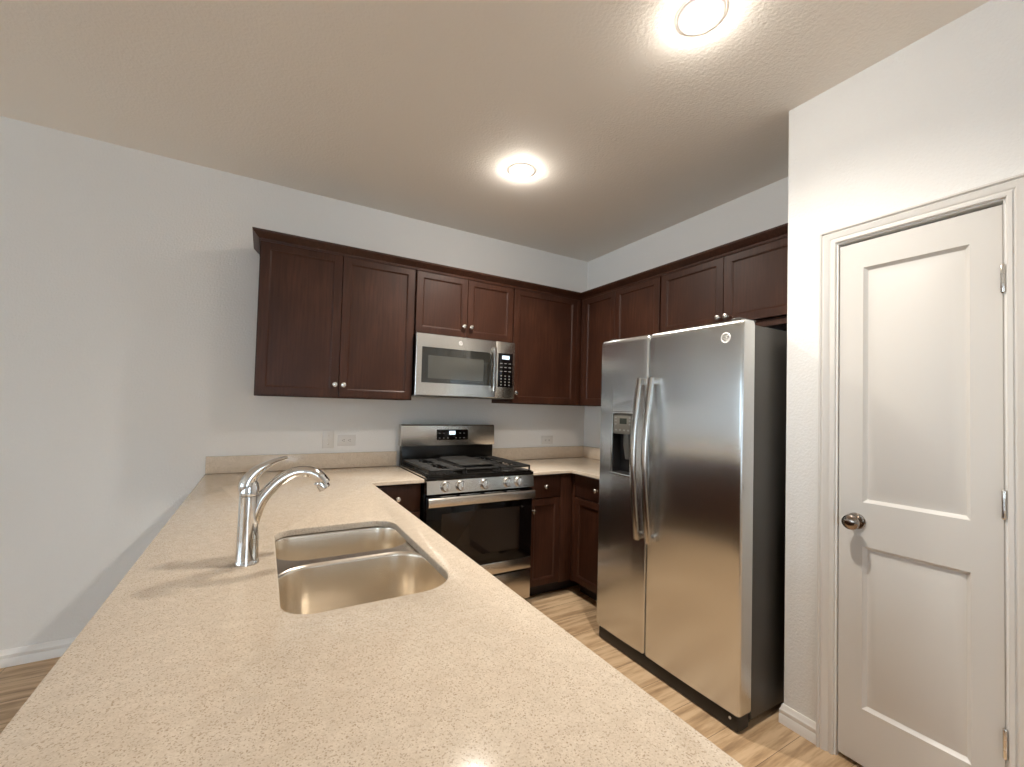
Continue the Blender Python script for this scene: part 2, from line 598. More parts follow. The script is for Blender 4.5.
def upper(label, loc, rz, w, zb, doors, x_carc=(0, None), filler=None, knob_up=0.075):
    """doors: (x0, x1, knob x or None); local front at y=-DU"""
    t = thing('upper_cabinet', label, 'cabinet', (loc[0], loc[1], zb), rz, 'dark brown upper cabinets')
    h = ZT - zb
    c0, c1 = x_carc[0], (x_carc[1] if x_carc[1] is not None else w)
    c = MB()
    yb, yf = -0.002, -DU + 0.0205
    T = 0.016
    c.mat(WOOD)
    c.box(c0, c0 + T, yf, yb, 0, h); c.box(c1 - T, c1, yf, yb, 0, h)
    c.box(c0 + T, c1 - T, yf, yb, h - T, h)
    c.box(c0 + T, c1 - T, yb - 0.006, yb, 0, h - T)
    c.box(c0 + T, c1 - T, yf + 0.019, yb - 0.006, 0.012, 0.012 + T)
    # face frame
    c.box(c0 + T, c0 + 0.04, yf, yf + 0.019, 0, h - T); c.box(c1 - 0.04, c1 - T, yf, yf + 0.019, 0, h - T)
    c.box(c0 + 0.04, c1 - 0.04, yf, yf + 0.019, 0, 0.04); c.box(c0 + 0.04, c1 - 0.04, yf, yf + 0.019, h - 0.04, h - T)
    if filler:
        c.box(filler[0], filler[1], -DU, yf + 0.019, 0.006, h, 0.001)
    c.build('carcass', WOOD, t, merge=False)
    for x0, x1, kx, zlo in doors:
        shaker(t, x0, x1, zlo - zb, h - 0.009, -DU, (kx, zlo - zb + knob_up) if kx is not None else None)
    return t

G = 0.0017
XA, XB, XC = -2.653, -1.745, -0.983
zA = ZB + 0.006
upper('wide two-door dark brown wall cabinet on the far left end of the back wall run', (XA, 0), 0, XB - XA - 0.002, ZB,
      [(0.006, 0.444 - G, 0.444 - 0.024, zA), (0.444 + G, XB - XA - 0.008, 0.444 + 0.026, zA)])
upper('short two-door dark brown wall cabinet directly above the microwave', (XB, 0), 0, XC - XB - 0.002, 1.842,
      [(0.006, 0.381 - G, 0.381 - 0.028, 1.846), (0.381 + G, 0.754, 0.381 + 0.028, 1.846)])
upper('single-door dark brown corner wall cabinet right of the microwave', (XC, 0), 0, -XC - 0.004, ZB,
      [(0.006, 0.612, 0.03, zA)], filler=(0.6135, 0.6565))
G1, G2, G3 = -0.722, -1.1495, -2.072
upper('tall two-door dark brown wall cabinet on the right wall between corner and fridge', (0, -DU - 0.003), -PI / 2, -G2 - DU - 0.005, ZB,
      [(0.030, -G1 - DU - 0.003 - G, None, zA), (-G1 - DU - 0.003 + G, -G2 - DU - 0.009, None, zA)], filler=(-0.0025, 0.028))
upper('short two-door dark brown wall cabinet above the refrigerator', (0, G2 - 0.001), -PI / 2, G2 - G3 - 0.004, 1.826,
      [(0.006, 0.4575 - G, 0.4575 - 0.024, 1.868), (0.4575 + G, G2 - G3 - 0.010, 0.4575 + 0.026, 1.868)], knob_up=0.042)

# filler strip at the inside corner belongs to the crown run
cr = MB()
CRP = [(0.0, ZT - 0.014), (0.004, ZT - 0.014), (0.006, ZT + 0.001), (0.012, ZT + 0.005), (0.028, ZT + 0.022), (0.037, ZT + 0.030), (0.039, ZT + 0.041), (0.0, ZT + 0.041)]
rows = []
fx, fy = XA - 0.0015, -DU - 0.0015
path = [(lambda o: (fx - o, -0.002)), (lambda o: (fx - o, fy - o)), (lambda o: (-DU - 0.0015 - o, fy - o)), (lambda o: (-DU - 0.0015 - o, YP + 0.003))]
for p in path:
    rows.append([(*p(o), z) for o, z in CRP])
cr.rings(rows)
tag(cr.build('crown_molding', WOOD), 'dark brown crown molding running along the top of all wall cabinets', 'molding')

def base(label, loc, rz, w, fronts, x_carc=(0, None), filler=None, depth=0.585):
    t = thing('base_cabinet', label, 'cabinet', (loc[0], loc[1], 0), rz, 'dark brown base cabinets')
    c0, c1 = x_carc[0], (x_carc[1] if x_carc[1] is not None else w)
    c = MB()
    yf = -depth
    T = 0.016
    c.mat(WOOD)
    zt = 0.8915
    c.box(c0, c0 + T, yf, -0.004, 0.1, zt); c.box(c1 - T, c1, yf, -0.004, 0.1, zt)
    c.box(c0 + T, c1 - T, yf + 0.019, -0.01, 0.1, 0.1 + T)
    c.box(c0 + T, c1 - T, -0.010, -0.004, 0.1, zt)
    c.box(c0 + T, c0 + 0.04, yf, yf + 0.019, 0.1, zt); c.box(c1 - 0.04, c1 - T, yf, yf + 0.019, 0.1, zt)
    c.box(c0 + 0.04, c1 - 0.04, yf, yf + 0.019, 0.1, 0.135); c.box(c0 + 0.04, c1 - 0.04, yf, yf + 0.019, zt - 0.035, zt)
    c.box(c0 + 0.04, c1 - 0.04, yf, yf + 0.019, 0.695, 0.72)
    if filler:
        c.box(filler[0], filler[1], -depth - 0.0205, yf + 0.019, 0.1, 0.880, 0.001)
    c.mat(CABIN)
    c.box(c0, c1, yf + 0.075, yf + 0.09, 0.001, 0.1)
    c.build('carcass', WOOD, t, merge=False)
    for kind, x0, x1, kx, kz in fronts:
        k = (kx, kz) if kx is not None else None
        if kind == 'drawer':
            slab_front(t, x0, x1, 0.722, 0.878, -depth - 0.0205, k)
        else:
            shaker(t, x0, x1, 0.108, 0.714, -depth - 0.0205, k)
    return t

XRL, XRR = -1.751, -0.989          # range
base('narrow dark brown base cabinet with drawer between peninsula and range', (-2.048, 0), 0, XRL - 0.004 + 2.048,
     [('drawer', 0.004, 0.288, 0.146, 0.80), ('door', 0.004, 0.288, 0.26, 0.635)], filler=(-0.018, 0.002))
base('dark brown base cabinet with drawer and door at the right side of the range', (XRR + 0.004, 0), 0, -XRR - 0.008,
     [('drawer', 0.005, 0.275, 0.14, 0.80), ('door', 0.005, 0.275, 0.038, 0.635)], filler=(0.277, 0.3795))
base('dark brown base cabinet on the right wall, partly hidden behind the refrigerator', (0, -0.607), -PI / 2, 0.515,
     [('drawer', 0.032, 0.510, 0.271, 0.80), ('door', 0.032, 0.510, 0.475, 0.635)], filler=(0.0, 0.030))
# sink run, faces +x; hidden below the peninsula top
base('dark brown sink base cabinet under the peninsula worktop', (-2.672, -2.22), PI / 2, 0.915,
     [('drawer', 0.005, 0.455, None, 0), ('drawer', 0.459, 0.91, None, 0), ('door', 0.005, 0.455, 0.42, 0.635), ('door', 0.459, 0.91, 0.495, 0.635)])
base('dark brown base cabinet at the near end of the peninsula', (-2.672, -2.90), PI / 2, 0.676,
     [('drawer', 0.005, 0.671, 0.338, 0.80), ('door', 0.005, 0.671, 0.63, 0.635)])
base('dark brown base cabinet in the blind corner of the peninsula', (-2.672, -1.30), PI / 2, 0.655,
     [('drawer', 0.005, 0.65, 0.338, 0.80), ('door', 0.005, 0.65, 0.045, 0.635)], filler=(0.652, 0.694))
struct(MB().box(-2.79, -2.676, -2.90, -0.001, 0, 0.8915).build('wall_peninsula', WALL))

# ---------------------------------------------------------------- worktops
PXO, PXI, YCF, XCF, PEND = -2.888, -2.062, -0.6424, -0.6433, -2.95
HOLE = rrect(-2.556, -2.163, -2.134, -1.452, (0.085, 0.06, 0.07, 0.10), 10)
def worktop(name, outer, hole, z1=CT, z0=CT - 0.022):
    b = MB()
    e = 0.0035
    loops = [offset(outer, e)]
    if hole:
        loops.append(offset(hole, -e))
    b.flat(loops, z1)
    b.band(loops[0], z1, offset(outer, e * 0.3), z1 - e * 0.3)
    b.band(offset(outer, e * 0.3), z1 - e * 0.3, outer, z1 - e)
    b.band(outer, z1 - e, outer, z0)
    if hole:
        b.band(loops[1], z1, offset(hole, -e * 0.3), z1 - e * 0.3)
        b.band(offset(hole, -e * 0.3), z1 - e * 0.3, hole, z1 - e)
        b.band(hole, z1 - e, hole, z0)
    b.flat([outer] + ([hole] if hole else []), z0)
    return b.build(name, QUARTZ, sharp=50)
L = [(PXO, -0.002), (PXO, PEND), (PXI, PEND), (PXI, YCF), (XRL - 0.002, YCF), (XRL - 0.002, -0.002)]
ct = worktop('countertop', L, HOLE)
tag(ct, 'beige speckled quartz countertop of the peninsula, with the sink cutout', 'countertop')
bs = MB().box(PXO + 0.001, XRL - 0.003, -0.021, -0.003, CT + 0.0003, CT + 0.1016, 0.002).build('backsplash', QUARTZ)
tag(bs, 'low beige quartz backsplash strip left of the range', 'backsplash', 'quartz backsplash strips')
L2 = [(XRR + 0.002, -0.002), (XRR + 0.002, YCF), (XCF, YCF), (XCF, -1.130), (-0.002, -1.130), (-0.002, -0.002)]
c2 = worktop('countertop', L2, None)
tag(c2, 'beige speckled quartz corner countertop between range and refrigerator', 'countertop')
bs = MB().box(XRR + 0.003, -0.003, -0.021, -0.003, CT + 0.0003, CT + 0.1016, 0.002).build('backsplash', QUARTZ)
tag(bs, 'low beige quartz backsplash strip on the back wall right of the range', 'backsplash', 'quartz backsplash strips')
bs = MB().box(-0.021, -0.003, -1.129, -0.0215, CT + 0.0003, CT + 0.1016, 0.002).build('backsplash', QUARTZ)
tag(bs, 'low beige quartz backsplash strip on the right wall beside the refrigerator', 'backsplash', 'quartz backsplash strips')

# ---------------------------------------------------------------- sink
sk = thing('kitchen_sink', 'double-bowl stainless steel undermount sink set into the peninsula', 'sink', (-2.356, -1.79, CT - 0.0225))
ox, oy, oz = 2.356, 1.79, -(CT - 0.0225)
def sh(poly):
    return [(p[0] + ox, p[1] + oy) for p in poly]
B1 = sh(rrect(-2.566, -2.146, -1.724, -1.439, (0.075, 0.06, 0.10, 0.10), 10))
B2 = sh(rrect(-2.566, -2.146, -2.148, -1.760, (0.10, 0.10, 0.075, 0.10), 10))
fl = MB()
fl.flat([sh(rrect(-2.60, -2.112, -2.182, -1.405, 0.09, 10)), list(B1), list(B2)], -0.001)
fl.build('rim', SINKM, sk)
for P_, deep in ((B1, 0.19), (B2, 0.215)):
    bb = MB()
    prof = [(0.0, -0.001), (0.0025, -0.0018), (0.006, -0.006), (0.0075, -0.012), (0.012, -deep * 0.55), (0.016, -deep + 0.045), (0.020, -deep + 0.026), (0.030, -deep + 0.010), (0.046, -deep + 0.002), (0.060, -deep)]
    for (i0, z0), (i1, z1) in zip(prof[:-1], prof[1:]):
        bb.band(offset(P_, i0), z0, offset(P_, i1), z1)
    bb.flat([offset(P_, prof[-1][0])], -deep)
    bb.build('bowl', SINKM, sk, sharp=60)
    cx = sum(p[0] for p in P_) / len(P_); cy = sum(p[1] for p in P_) / len(P_)
    dd = MB()
    dd.lathe([(0.057, 0.0005), (0.057, 0.003), (0.052, 0.0035), (0.044, 0.001), (0.040, -0.002), (0.018, -0.002), (0.016, 0.006), (0.006, 0.008), (0.0, 0.008)], 28, Matrix.Translation((cx, cy, -deep)))
    dd.build('drain', CHROME, sk)

# ---------------------------------------------------------------- faucet
FX, FY = -2.628, -1.750
fa = thing('kitchen_faucet', 'polished chrome single-lever kitchen faucet beside the sink', 'faucet', (FX, FY, CT))
bd = MB()
bd.lathe([(0.030, 0.0), (0.030, 0.004), (0.0285, 0.008), (0.0275, 0.012), (0.0262, 0.06), (0.0250, 0.12), (0.0242, 0.170), (0.0240, 0.1835)], 32)
bd.build('body', CHROME, fa)
def bez(pts, n):
    out = []
    m = len(pts)
    for i in range(n + 1):
        t = i / n * (m - 1)
        k = min(int(t), m - 2)
        u = t - k
        p0, p1, p2, p3 = [Vector(pts[min(max(k + q, 0), m - 1)]) for q in (-1, 0, 1, 2)]
        out.append(0.5 * ((2 * p1) + (-p0 + p2) * u + (2 * p0 - 5 * p1 + 4 * p2 - p3) * u * u + (-p0 + 3 * p1 - 3 * p2 + p3) * u ** 3))
    return out
def lerp_list(vals, n):
    m = len(vals)
    out = []
    for i in range(n + 1):
        t = i / n * (m - 1)
        k = min(int(t), m - 2)
        out.append(vals[k] + (vals[k + 1] - vals[k]) * (t - k))
    return out
sp = MB()
C_ = [(0.006, 0, 0.100), (0.014, 0, 0.132), (0.030, 0, 0.172), (0.064, 0, 0.214), (0.106, 0, 0.2395), (0.144, 0, 0.2405), (0.172, 0, 0.226), (0.190, 0, 0.204)]
R_ = [0.0185, 0.0185, 0.0172, 0.0160, 0.0152, 0.0158, 0.0178, 0.0168]
sp.tube(bez(C_, 42), lerp_list(R_, 42), 20)
sp.build('spout', CHROME, fa)
ae = MB()
dv = Vector((0.55, 0, -0.85)).normalized()
Ma = Matrix.Translation((0.177, 0, 0.209)) @ Vector((0, 0, 1)).rotation_difference(dv).to_matrix().to_4x4()
ae.lathe([(0.0165, -0.004), (0.0185, 0.0), (0.0185, 0.020), (0.0165, 0.023), (0.012, 0.023), (0.011, 0.019), (0, 0.019)], 24, Ma)
ae.build('aerator', CHROME, fa)
hd = MB()
hd.lathe([(0.0238, 0.1850), (0.0243, 0.190), (0.0240, 0.197), (0.0225, 0.208), (0.0205, 0.217), (0.016, 0.227), (0.0, 0.232)], 28)
hp = [(-0.004, 0, 0.196), (-0.006, 0, 0.212), (0.002, 0, 0.232), (0.020, 0, 0.253), (0.046, 0, 0.270), (0.070, 0, 0.280), (0.090, 0, 0.2845)]
hr = [0.0200, 0.0208, 0.0190, 0.0140, 0.0088, 0.0056, 0.0028]
hf = [1.0, 1.0, 1.0, 1.25, 1.7, 2.0, 2.0]
hd.tube(bez(hp, 36), lerp_list(hr, 36), 18, lerp_list(hf, 36))
hd.build('handle', CHROME, fa, merge=False)

# ---------------------------------------------------------------- range
RW = XRR - XRL - 0.008
rg = thing('gas_range', 'stainless steel gas range with black cast iron grates against the back wall', 'range', (XRL + 0.004, 0, 0))
def rbox(name, m, parent, *a):
    return MB().box(*a).build(name, m, parent)
bdy = MB().mat(BLACKEN)
bdy.box(0, RW, -0.625, -0.02, 0.06, 0.895, 0.002)
for x in (0.03, RW - 0.03):
    for y in (-0.58, -0.08):
        bdy.lathe([(0.018, 0.0005), (0.018, 0.01), (0.009, 0.012), (0.009, 0.06)], 12, Matrix.Translation((x, y, 0)))
bdy.build('body', BLACKEN, rg, merge=False)
ck = MB()
ck.mat(STEEL_X)
ck.box(-0.001, RW + 0.001, -0.640, -0.085, 0.9165, 0.925, 0.003)
ck.mat(BLACKEN)
ck.box(0.012, RW - 0.012, -0.672, -0.095, 0.9255, 0.934, 0.005)
ck.box(0.0, RW, -0.674, -0.626, 0.9045, 0.9250, 0.003)
ck.build('cooktop', BLACKEN, rg, merge=False)
# control panel leaning slightly
cp = MB()
cp.prism([(-0.626, 0.824), (-0.680, 0.824), (-0.672, 0.9035), (-0.626, 0.9035)], 'x', 0, RW)
cpo = cp.build('control_panel', STEEL_X, rg)
tilt = math.atan2(0.008, 0.0795)
for kx in (0.118, 0.216, 0.382, 0.551, 0.636):
    k = MB()
    Mq = Matrix.Translation((kx, -0.6760, 0.864)) @ Matrix.Rotation(PI / 2 - tilt, 4, 'X')
    k.mat(NICKEL)
    k.lathe([(0.0325, 0.0), (0.0325, 0.004), (0.029, 0.006), (0.027, 0.026), (0.025, 0.029), (0.0, 0.0295)], 28, Mq)
    k2 = MB()
    g = k2.box(-0.0045, 0.0045, -0.0215, 0.0215, 0.026, 0.036, 0.002)
    bmesh.ops.transform(k2.bm, matrix=Mq, verts=k2.bm.verts)
    ko = k.build('knob', NICKEL, rg)
    k2.build('grip', NICKEL, ko)
    k3 = MB(); k3.box(-0.0012, 0.0012, 0.004, 0.021, 0.0362, 0.0368)
    bmesh.ops.transform(k3.bm, matrix=Mq, verts=k3.bm.verts)
    k3.build('pointer', BLACKPL, ko)
# oven door
od = MB()
od.mat(BLACKGL).box(0.002, RW - 0.002, -0.668, -0.627, 0.352, 0.812, 0.004)
od.mat(STEEL_X).box(0.002, RW - 0.002, -0.669, -0.627, 0.276, 0.351, 0.003)
odo = od.build('oven_door', BLACKGL, rg, merge=False)
wn = MB(); wn.box(0.10, RW - 0.10, -0.6690, -0.6682, 0.42, 0.70, 0.0)
wn.build('oven_window', simple('oven window glass', (0.014, 0.009, 0.007), 0.05, 0, 0.35), odo)
hn = MB()
hn.prism([(-0.696, 0.748), (-0.706, 0.752), (-0.709, 0.772), (-0.707, 0.797), (-0.700, 0.805), (-0.692, 0.805), (-0.690, 0.752)], 'x', 0.004, RW - 0.004)
for x in (0.02, RW - 0.05):
    hn.box(x, x + 0.03, -0.694, -0.666, 0.762, 0.798, 0.003)
hn.build('handle', STEEL_X, odo, merge=False)
vt = MB()
for x0, x1 in ((0.09, 0.19), (0.215, 0.355), (0.385, 0.525), (0.55, 0.65)):
    vt.box(x0, x1, -0.672, -0.6685, 0.800, 0.808, 0.001)
vt.build('vent_slot', STEEL_X, odo)
dr = MB()
dr.box(0.002, RW - 0.002, -0.667, -0.627, 0.072, 0.264, 0.004)
dr.build('storage_drawer', STEEL_X, rg)
# backguard
bgm = MB()
bgm.mat(BLACKEN).box(0.012, RW - 0.012, -0.084, -0.02, 0.896, 1.062, 0.003)
bgo = bgm.build('backguard', BLACKEN, rg)
pn = MB()
pn.prism([(-0.020, 1.058), (-0.089, 1.058), (-0.092, 1.066), (-0.083, 1.204), (-0.074, 1.2125), (-0.020, 1.2125)], 'x', 0.002, RW - 0.002)
pno = pn.build('display_panel', STEEL_X, bgo)
ts = math.atan2(0.009, 0.138)
def on_panel(name, x0, x1, z0, z1, d0, d1, m, parent):
    q = MB(); q.box(x0, x1, d0, d1, z0, z1, 0.0012)
    Mq = Matrix.Translation((0, -0.0875, 1.135)) @ Matrix.Rotation(-ts, 4, 'X')
    bmesh.ops.transform(q.bm, matrix=Mq, verts=q.bm.verts)
    return q.build(name, m, parent)
on_panel('control_screen', 0.268, 0.522, -0.036, 0.042, -0.0025, 0.004, BLACKGL, bgo)
on_panel('clock_display', 0.368, 0.416, 0.004, 0.030, -0.0032, -0.0026, SCREEN, bgo)
for i in range(7):
    if i != 3:
        on_panel('touch_key', 0.284 + i * 0.033, 0.296 + i * 0.033, -0.024, -0.019, -0.0031, -0.0026, KEYM, bgo)
    if i in (0, 1, 5, 6):
        on_panel('touch_key', 0.284 + i * 0.033, 0.298 + i * 0.033, 0.012, 0.016, -0.0031, -0.0026, KEYM, bgo)
# burners and grates
for bx_, by_, br_ in ((0.135, -0.235, 0.040), (0.135, -0.52, 0.046), (RW / 2, -0.38, 0.038), (RW - 0.135, -0.235, 0.036), (RW - 0.135, -0.52, 0.048)):
    q = MB()
    q.lathe([(br_ + 0.012, 0.9342), (br_ + 0.010, 0.939), (br_, 0.941), (br_, 0.947), (br_ - 0.006, 0.9495), (0, 0.9505)], 28, Matrix.Translation((bx_, by_, 0)))
    q.build('burner', IRON, rg)
def grate(x0, x1, griddle=False):
    q = MB()
    y0, y1, zt, th = -0.655, -0.115, 0.968, 0.011
    def bar(xa, xb, ya, yb, za=None):
        q.box(xa, xb, ya, yb, (za if za is not None else zt - 0.014), zt, 0.003, 1)
    bar(x0, x1, y0, y0 + th); bar(x0, x1, y1 - th, y1)
    bar(x0, x0 + th, y0, y1); bar(x1 - th, x1, y0, y1)
    xm = (x0 + x1) / 2
    if not griddle:
        for yy in (-0.60, -0.555, -0.485, -0.44, -0.33, -0.275, -0.195, -0.155):
            bar(x0 + th, x0 + 0.085, yy - 0.004, yy + 0.004); bar(x1 - 0.085, x1 - th, yy - 0.004, yy + 0.004)
        bar(xm - 0.004, xm + 0.004, y0, -0.57); bar(xm - 0.004, xm + 0.004, -0.47, -0.285); bar(xm - 0.004, xm + 0.004, -0.185, y1)
        bar(x0, x1, -0.385, -0.375)
    else:
        bar(x0, x1, -0.56, -0.55); bar(x0, x1, -0.19, -0.18)
    for xx in (x0, x1 - th):
        for yy in (y0, y1 - th, (y0 + y1) / 2):
            q.box(xx, xx + th, yy, yy + th, 0.9345, zt - 0.005, 0.002, 1)
    g = q.build('grate', IRON, rg, merge=False)
    if griddle:
        p = MB()
        p.box(x0 + 0.006, x1 - 0.006, -0.57, -0.165, zt + 0.0005, zt + 0.010, 0.004)
        p.box(x0 + 0.02, x1 - 0.02, -0.165, -0.150, zt + 0.0005, zt + 0.014, 0.003)
        p.build('griddle', GRIDD, g, merge=False)
grate(0.016, 0.250); grate(0.256, RW - 0.256, True); grate(RW - 0.250, RW - 0.016)

# ---------------------------------------------------------------- microwave
MW = XC - XB - 0.006
mz0, mz1 = 1.418, 1.838
mh = mz1 - mz0
mw = thing('microwave_oven', 'stainless over-the-range microwave mounted above the gas range', 'microwave', (XB + 0.001, 0, mz0))
q = MB(); q.mat(BLACKPL).box(0.002, MW - 0.002, -0.345, -0.003, 0.006, mh - 0.001, 0.002)
q.build('body', BLACKPL, mw)
q = MB(); q.mat(GREYPL).box(0.0, MW, -0.352, -0.02, 0.0, 0.0055, 0.001)
q.mat(SLOT).box(0.30, 0.56, -0.345, -0.22, -0.002, -0.0001)
q.build('bottom_plate', GREYPL, mw, merge=False)
XS = 0.597
q = MB()
wx0, wx1, wz0, wz1 = 0.040, 0.560, 0.090, 0.330
# door frame with a window opening
def mw_door():
    q = MB().mat(STEEL_X)
    outer = [(0.0, 0.004), (XS - 0.002, 0.004), (XS - 0.002, mh), (0.0, mh)]
    rings = []
    inn = rrect(wx0, wx1, wz0, wz1, (0.03, 0.004, 0.004, 0.004), 4)
    vl = [[Vector((p[0], p[1], 0)) for p in offset(outer, 0.003)], [Vector((p[0], p[1], 0)) for p in inn]]
    av = [q.v(p.x, -0.371, p.y) for l in vl for p in l]
    for t in tessellate_polygon(vl):
        q.face([av[i] for i in t])
    def bd_(l0, y0, l1, y1):
        a = [q.v(p[0], y0, p[1]) for p in l0]; b_ = [q.v(p[0], y1, p[1]) for p in l1]
        for j in range(len(a)):
            k = (j + 1) % len(a)
            q.face((a[j], a[k], b_[k], b_[j]))
    bd_(offset(outer, 0.003), -0.371, outer, -0.368)
    bd_(outer, -0.368, outer, -0.346)
    q.face([q.v(p[0], -0.346, p[1]) for p in outer])
    bd_(inn, -0.371, inn, -0.3665)
    return q.build('door', STEEL_X, mw)
md = mw_door()
q = MB(); q.mat(MWGLASS).box(wx0 - 0.004, wx1 + 0.002, -0.3675, -0.350, wz0 - 0.004, wz1 + 0.004)
wo = q.build('window', MWGLASS, md)
q = MB(); q.box(wx0 + 0.045, wx1 - 0.06, -0.3681, -0.3676, wz0 + 0.03, wz1 - 0.055)
q.build('mesh_screen', simple('microwave screen', (0.07, 0.07, 0.062), 0.08, 0, 0.7), wo)
q = MB()
q.rings([[(0.566 + dx, y, z) for dx, y in ((0.0, -0.395), (0.004, -0.402), (0.020, -0.402), (0.025, -0.395), (0.025, -0.388), (0.0, -0.388))] for z in (0.05, 0.37)])
q.box(0.569, 0.588, -0.390, -0.368, 0.052, 0.08, 0.002); q.box(0.569, 0.588, -0.390, -0.368, 0.34, 0.368, 0.002)
q.build('handle', STEEL_H, md, merge=False)
q = MB().mat(STEEL_X); q.box(XS, MW, -0.371, -0.345, 0.004, mh, 0.003)
cpn = q.build('control_panel', STEEL_X, mw)
q = MB(); q.box(XS + 0.018, MW - 0.018, -0.3722, -0.3705, 0.085, 0.335, 0.0005); q.build('keypad', BLACKGL, cpn)
q = MB(); q.box(XS + 0.050, MW - 0.048, -0.3730, -0.3723, 0.292, 0.318); q.build('clock_display', SCREEN, cpn)
def key(parent, x0, x1, y0, y1, z0, z1):
    return MB().box(x0, x1, y0, y1, z0, z1).build('touch_key', KEYM, parent)
for c_ in range(3):
    for r_ in range(4):
        key(cpn, XS + 0.040 + c_ * 0.034, XS + 0.050 + c_ * 0.034, -0.3729, -0.3723, 0.098 + r_ * 0.022, 0.106 + r_ * 0.022)
    for r_ in range(3):
        key(cpn, XS + 0.034 + c_ * 0.036, XS + 0.054 + c_ * 0.036, -0.3729, -0.3723, 0.200 + r_ * 0.029, 0.205 + r_ * 0.029)

def logo(parent, x, z, y, r, m, name='brand_badge'):
    """round badge with a looped script monogram; faces local -y"""
    q = MB()
    Mq = Matrix.Translation((x, y, z)) @ RX90
    def circ(cx, cy, rr, wd, a0=0, a1=360, n=28, off=0.0008):
        pts = []
        for i in range(n + 1):
            a = math.radians(a0 + (a1 - a0) * i / n)
            pts.append(tuple(Mq @ Vector((cx + rr * math.cos(a), cy + rr * math.sin(a), off))))
        q.tube(pts, wd, 6, side=Mq.to_3x3() @ Vector((0, 0, 1)))
    circ(0, 0, r, r * 0.13)
    circ(-0.32 * r, 0.10 * r, 0.30 * r, r * 0.07, 30, 330)
    circ(-0.30 * r, -0.42 * r, 0.22 * r, r * 0.06, 90, -250)
    circ(0.30 * r, 0.26 * r, 0.24 * r, r * 0.07, 20, 290)
    circ(0.32 * r, -0.24 * r, 0.27 * r, r * 0.07, 110, 400)
    for a in range(0, 360, 90):
        circ(0.80 * r * math.cos(math.radians(a + 45)), 0.80 * r * math.sin(math.radians(a + 45)), 0.12 * r, r * 0.05, 0, 300, 12)
    return q.build(name, m, parent, merge=False)
logo(md, 0.315, 0.375, -0.371, 0.013, BADGE)

# ---------------------------------------------------------------- refrigerator (local x -> world -y, front -> world -x)
FRY0 = -1.150
FWD = 0.889
fr = thing('refrigerator', 'tall stainless steel side-by-side refrigerator standing beside the pantry wall', 'refrigerator', (-0.03, FRY0, 0), -PI / 2)
xo = -0.03
FF = -(0.8277 + xo)         # front plane in local y
FB = -(0.735 + xo)          # cabinet front
q = MB(); q.box(0.004, FWD - 0.004, FB, -0.02, 0.035, 1.752, 0.004); q.build('cabinet', FRSIDE, fr)
def fdoor(name, x0, x1, hole=None):
    """contoured stainless door; plan profile with rounded outer corners"""
    z0, z1 = 0.072, 1.772
    n = 14
    prof = []
    W_ = x1 - x0
    rc = 0.014
    yb = FB - 0.008
    prof.append((x0, yb))
    prof.append((x0, FF + rc))
    for i in range(1, 6):
        a = PI / 2 * i / 5
        prof.append((x0 + rc - rc * math.cos(a), FF + rc - rc * math.sin(a)))
    for i in range(1, n):
        u = i / n
        prof.append((x0 + rc + (W_ - 2 * rc) * u, FF - 0.004 * math.sin(PI * u)))
    for i in range(0, 5):
        a = PI / 2 * i / 5
        prof.append((x1 - rc + rc * math.sin(a), FF + rc - rc * math.cos(a)))
    prof.append((x1, FF + rc))
    prof.append((x1, yb))
    cx = (x0 + x1) / 2
    def ring(z, ins):
        return [(p[0] + (ins if p[0] < cx - W_ / 2 + rc * 0.99 else (-ins if p[0] > cx + W_ / 2 - rc * 0.99 else 0)) * 0.6, p[1] + (ins if p[1] < yb - 0.01 else 0), z) for p in prof]
    q = MB()
    rr = [ring(z0, 0.010), ring(z0 + 0.003, 0.004), ring(z0 + 0.010, 0)]
    if hole:
        pass
    rr += [ring(z1 - 0.030, 0), ring(z1 - 0.020, 0.0012), ring(z1 - 0.010, 0.0045), ring(z1 - 0.003, 0.010), ring(z1, 0.018)]
    q.rings(rr)
    return q.build(name, STEEL_Y, fr)
XG = 0.3665
DXa, DXb = 0.097, 0.275
DZa, DZb = 0.985, 1.352
# left (freezer) door built as pieces around the dispenser pocket
ld = fdoor('freezer_door', -0.010, XG - 0.0025)
cut = MB(); cut.box(DXa + 0.012, DXb - 0.012, FF - 0.05, FF + 0.062, DZa + 0.012, DZb - 0.012, 0.008)
cuto = cut.build('cutter', BLACKPL, fr)
mod = ld.modifiers.new('pocket', 'BOOLEAN'); mod.object = cuto; mod.operation = 'DIFFERENCE'; mod.solver = 'EXACT'
bpy.context.view_layer.update()
dg = bpy.context.evaluated_depsgraph_get()
nm = bpy.data.meshes.new_from_object(ld.evaluated_get(dg))
ld.modifiers.clear()
ld.data = nm
bpy.data.objects.remove(cuto)
_b = bmesh.new(); _b.from_mesh(nm)
bmesh.ops.triangulate(_b, faces=[f for f in _b.faces if len(f.verts) > 4])
for e in _b.edges:
    e.smooth = len(e.link_faces) == 2 and e.calc_face_angle(0) < math.radians(14)
_b.to_mesh(nm); _b.free()
rd = fdoor('refrigerator_door', XG + 0.0025, FWD)
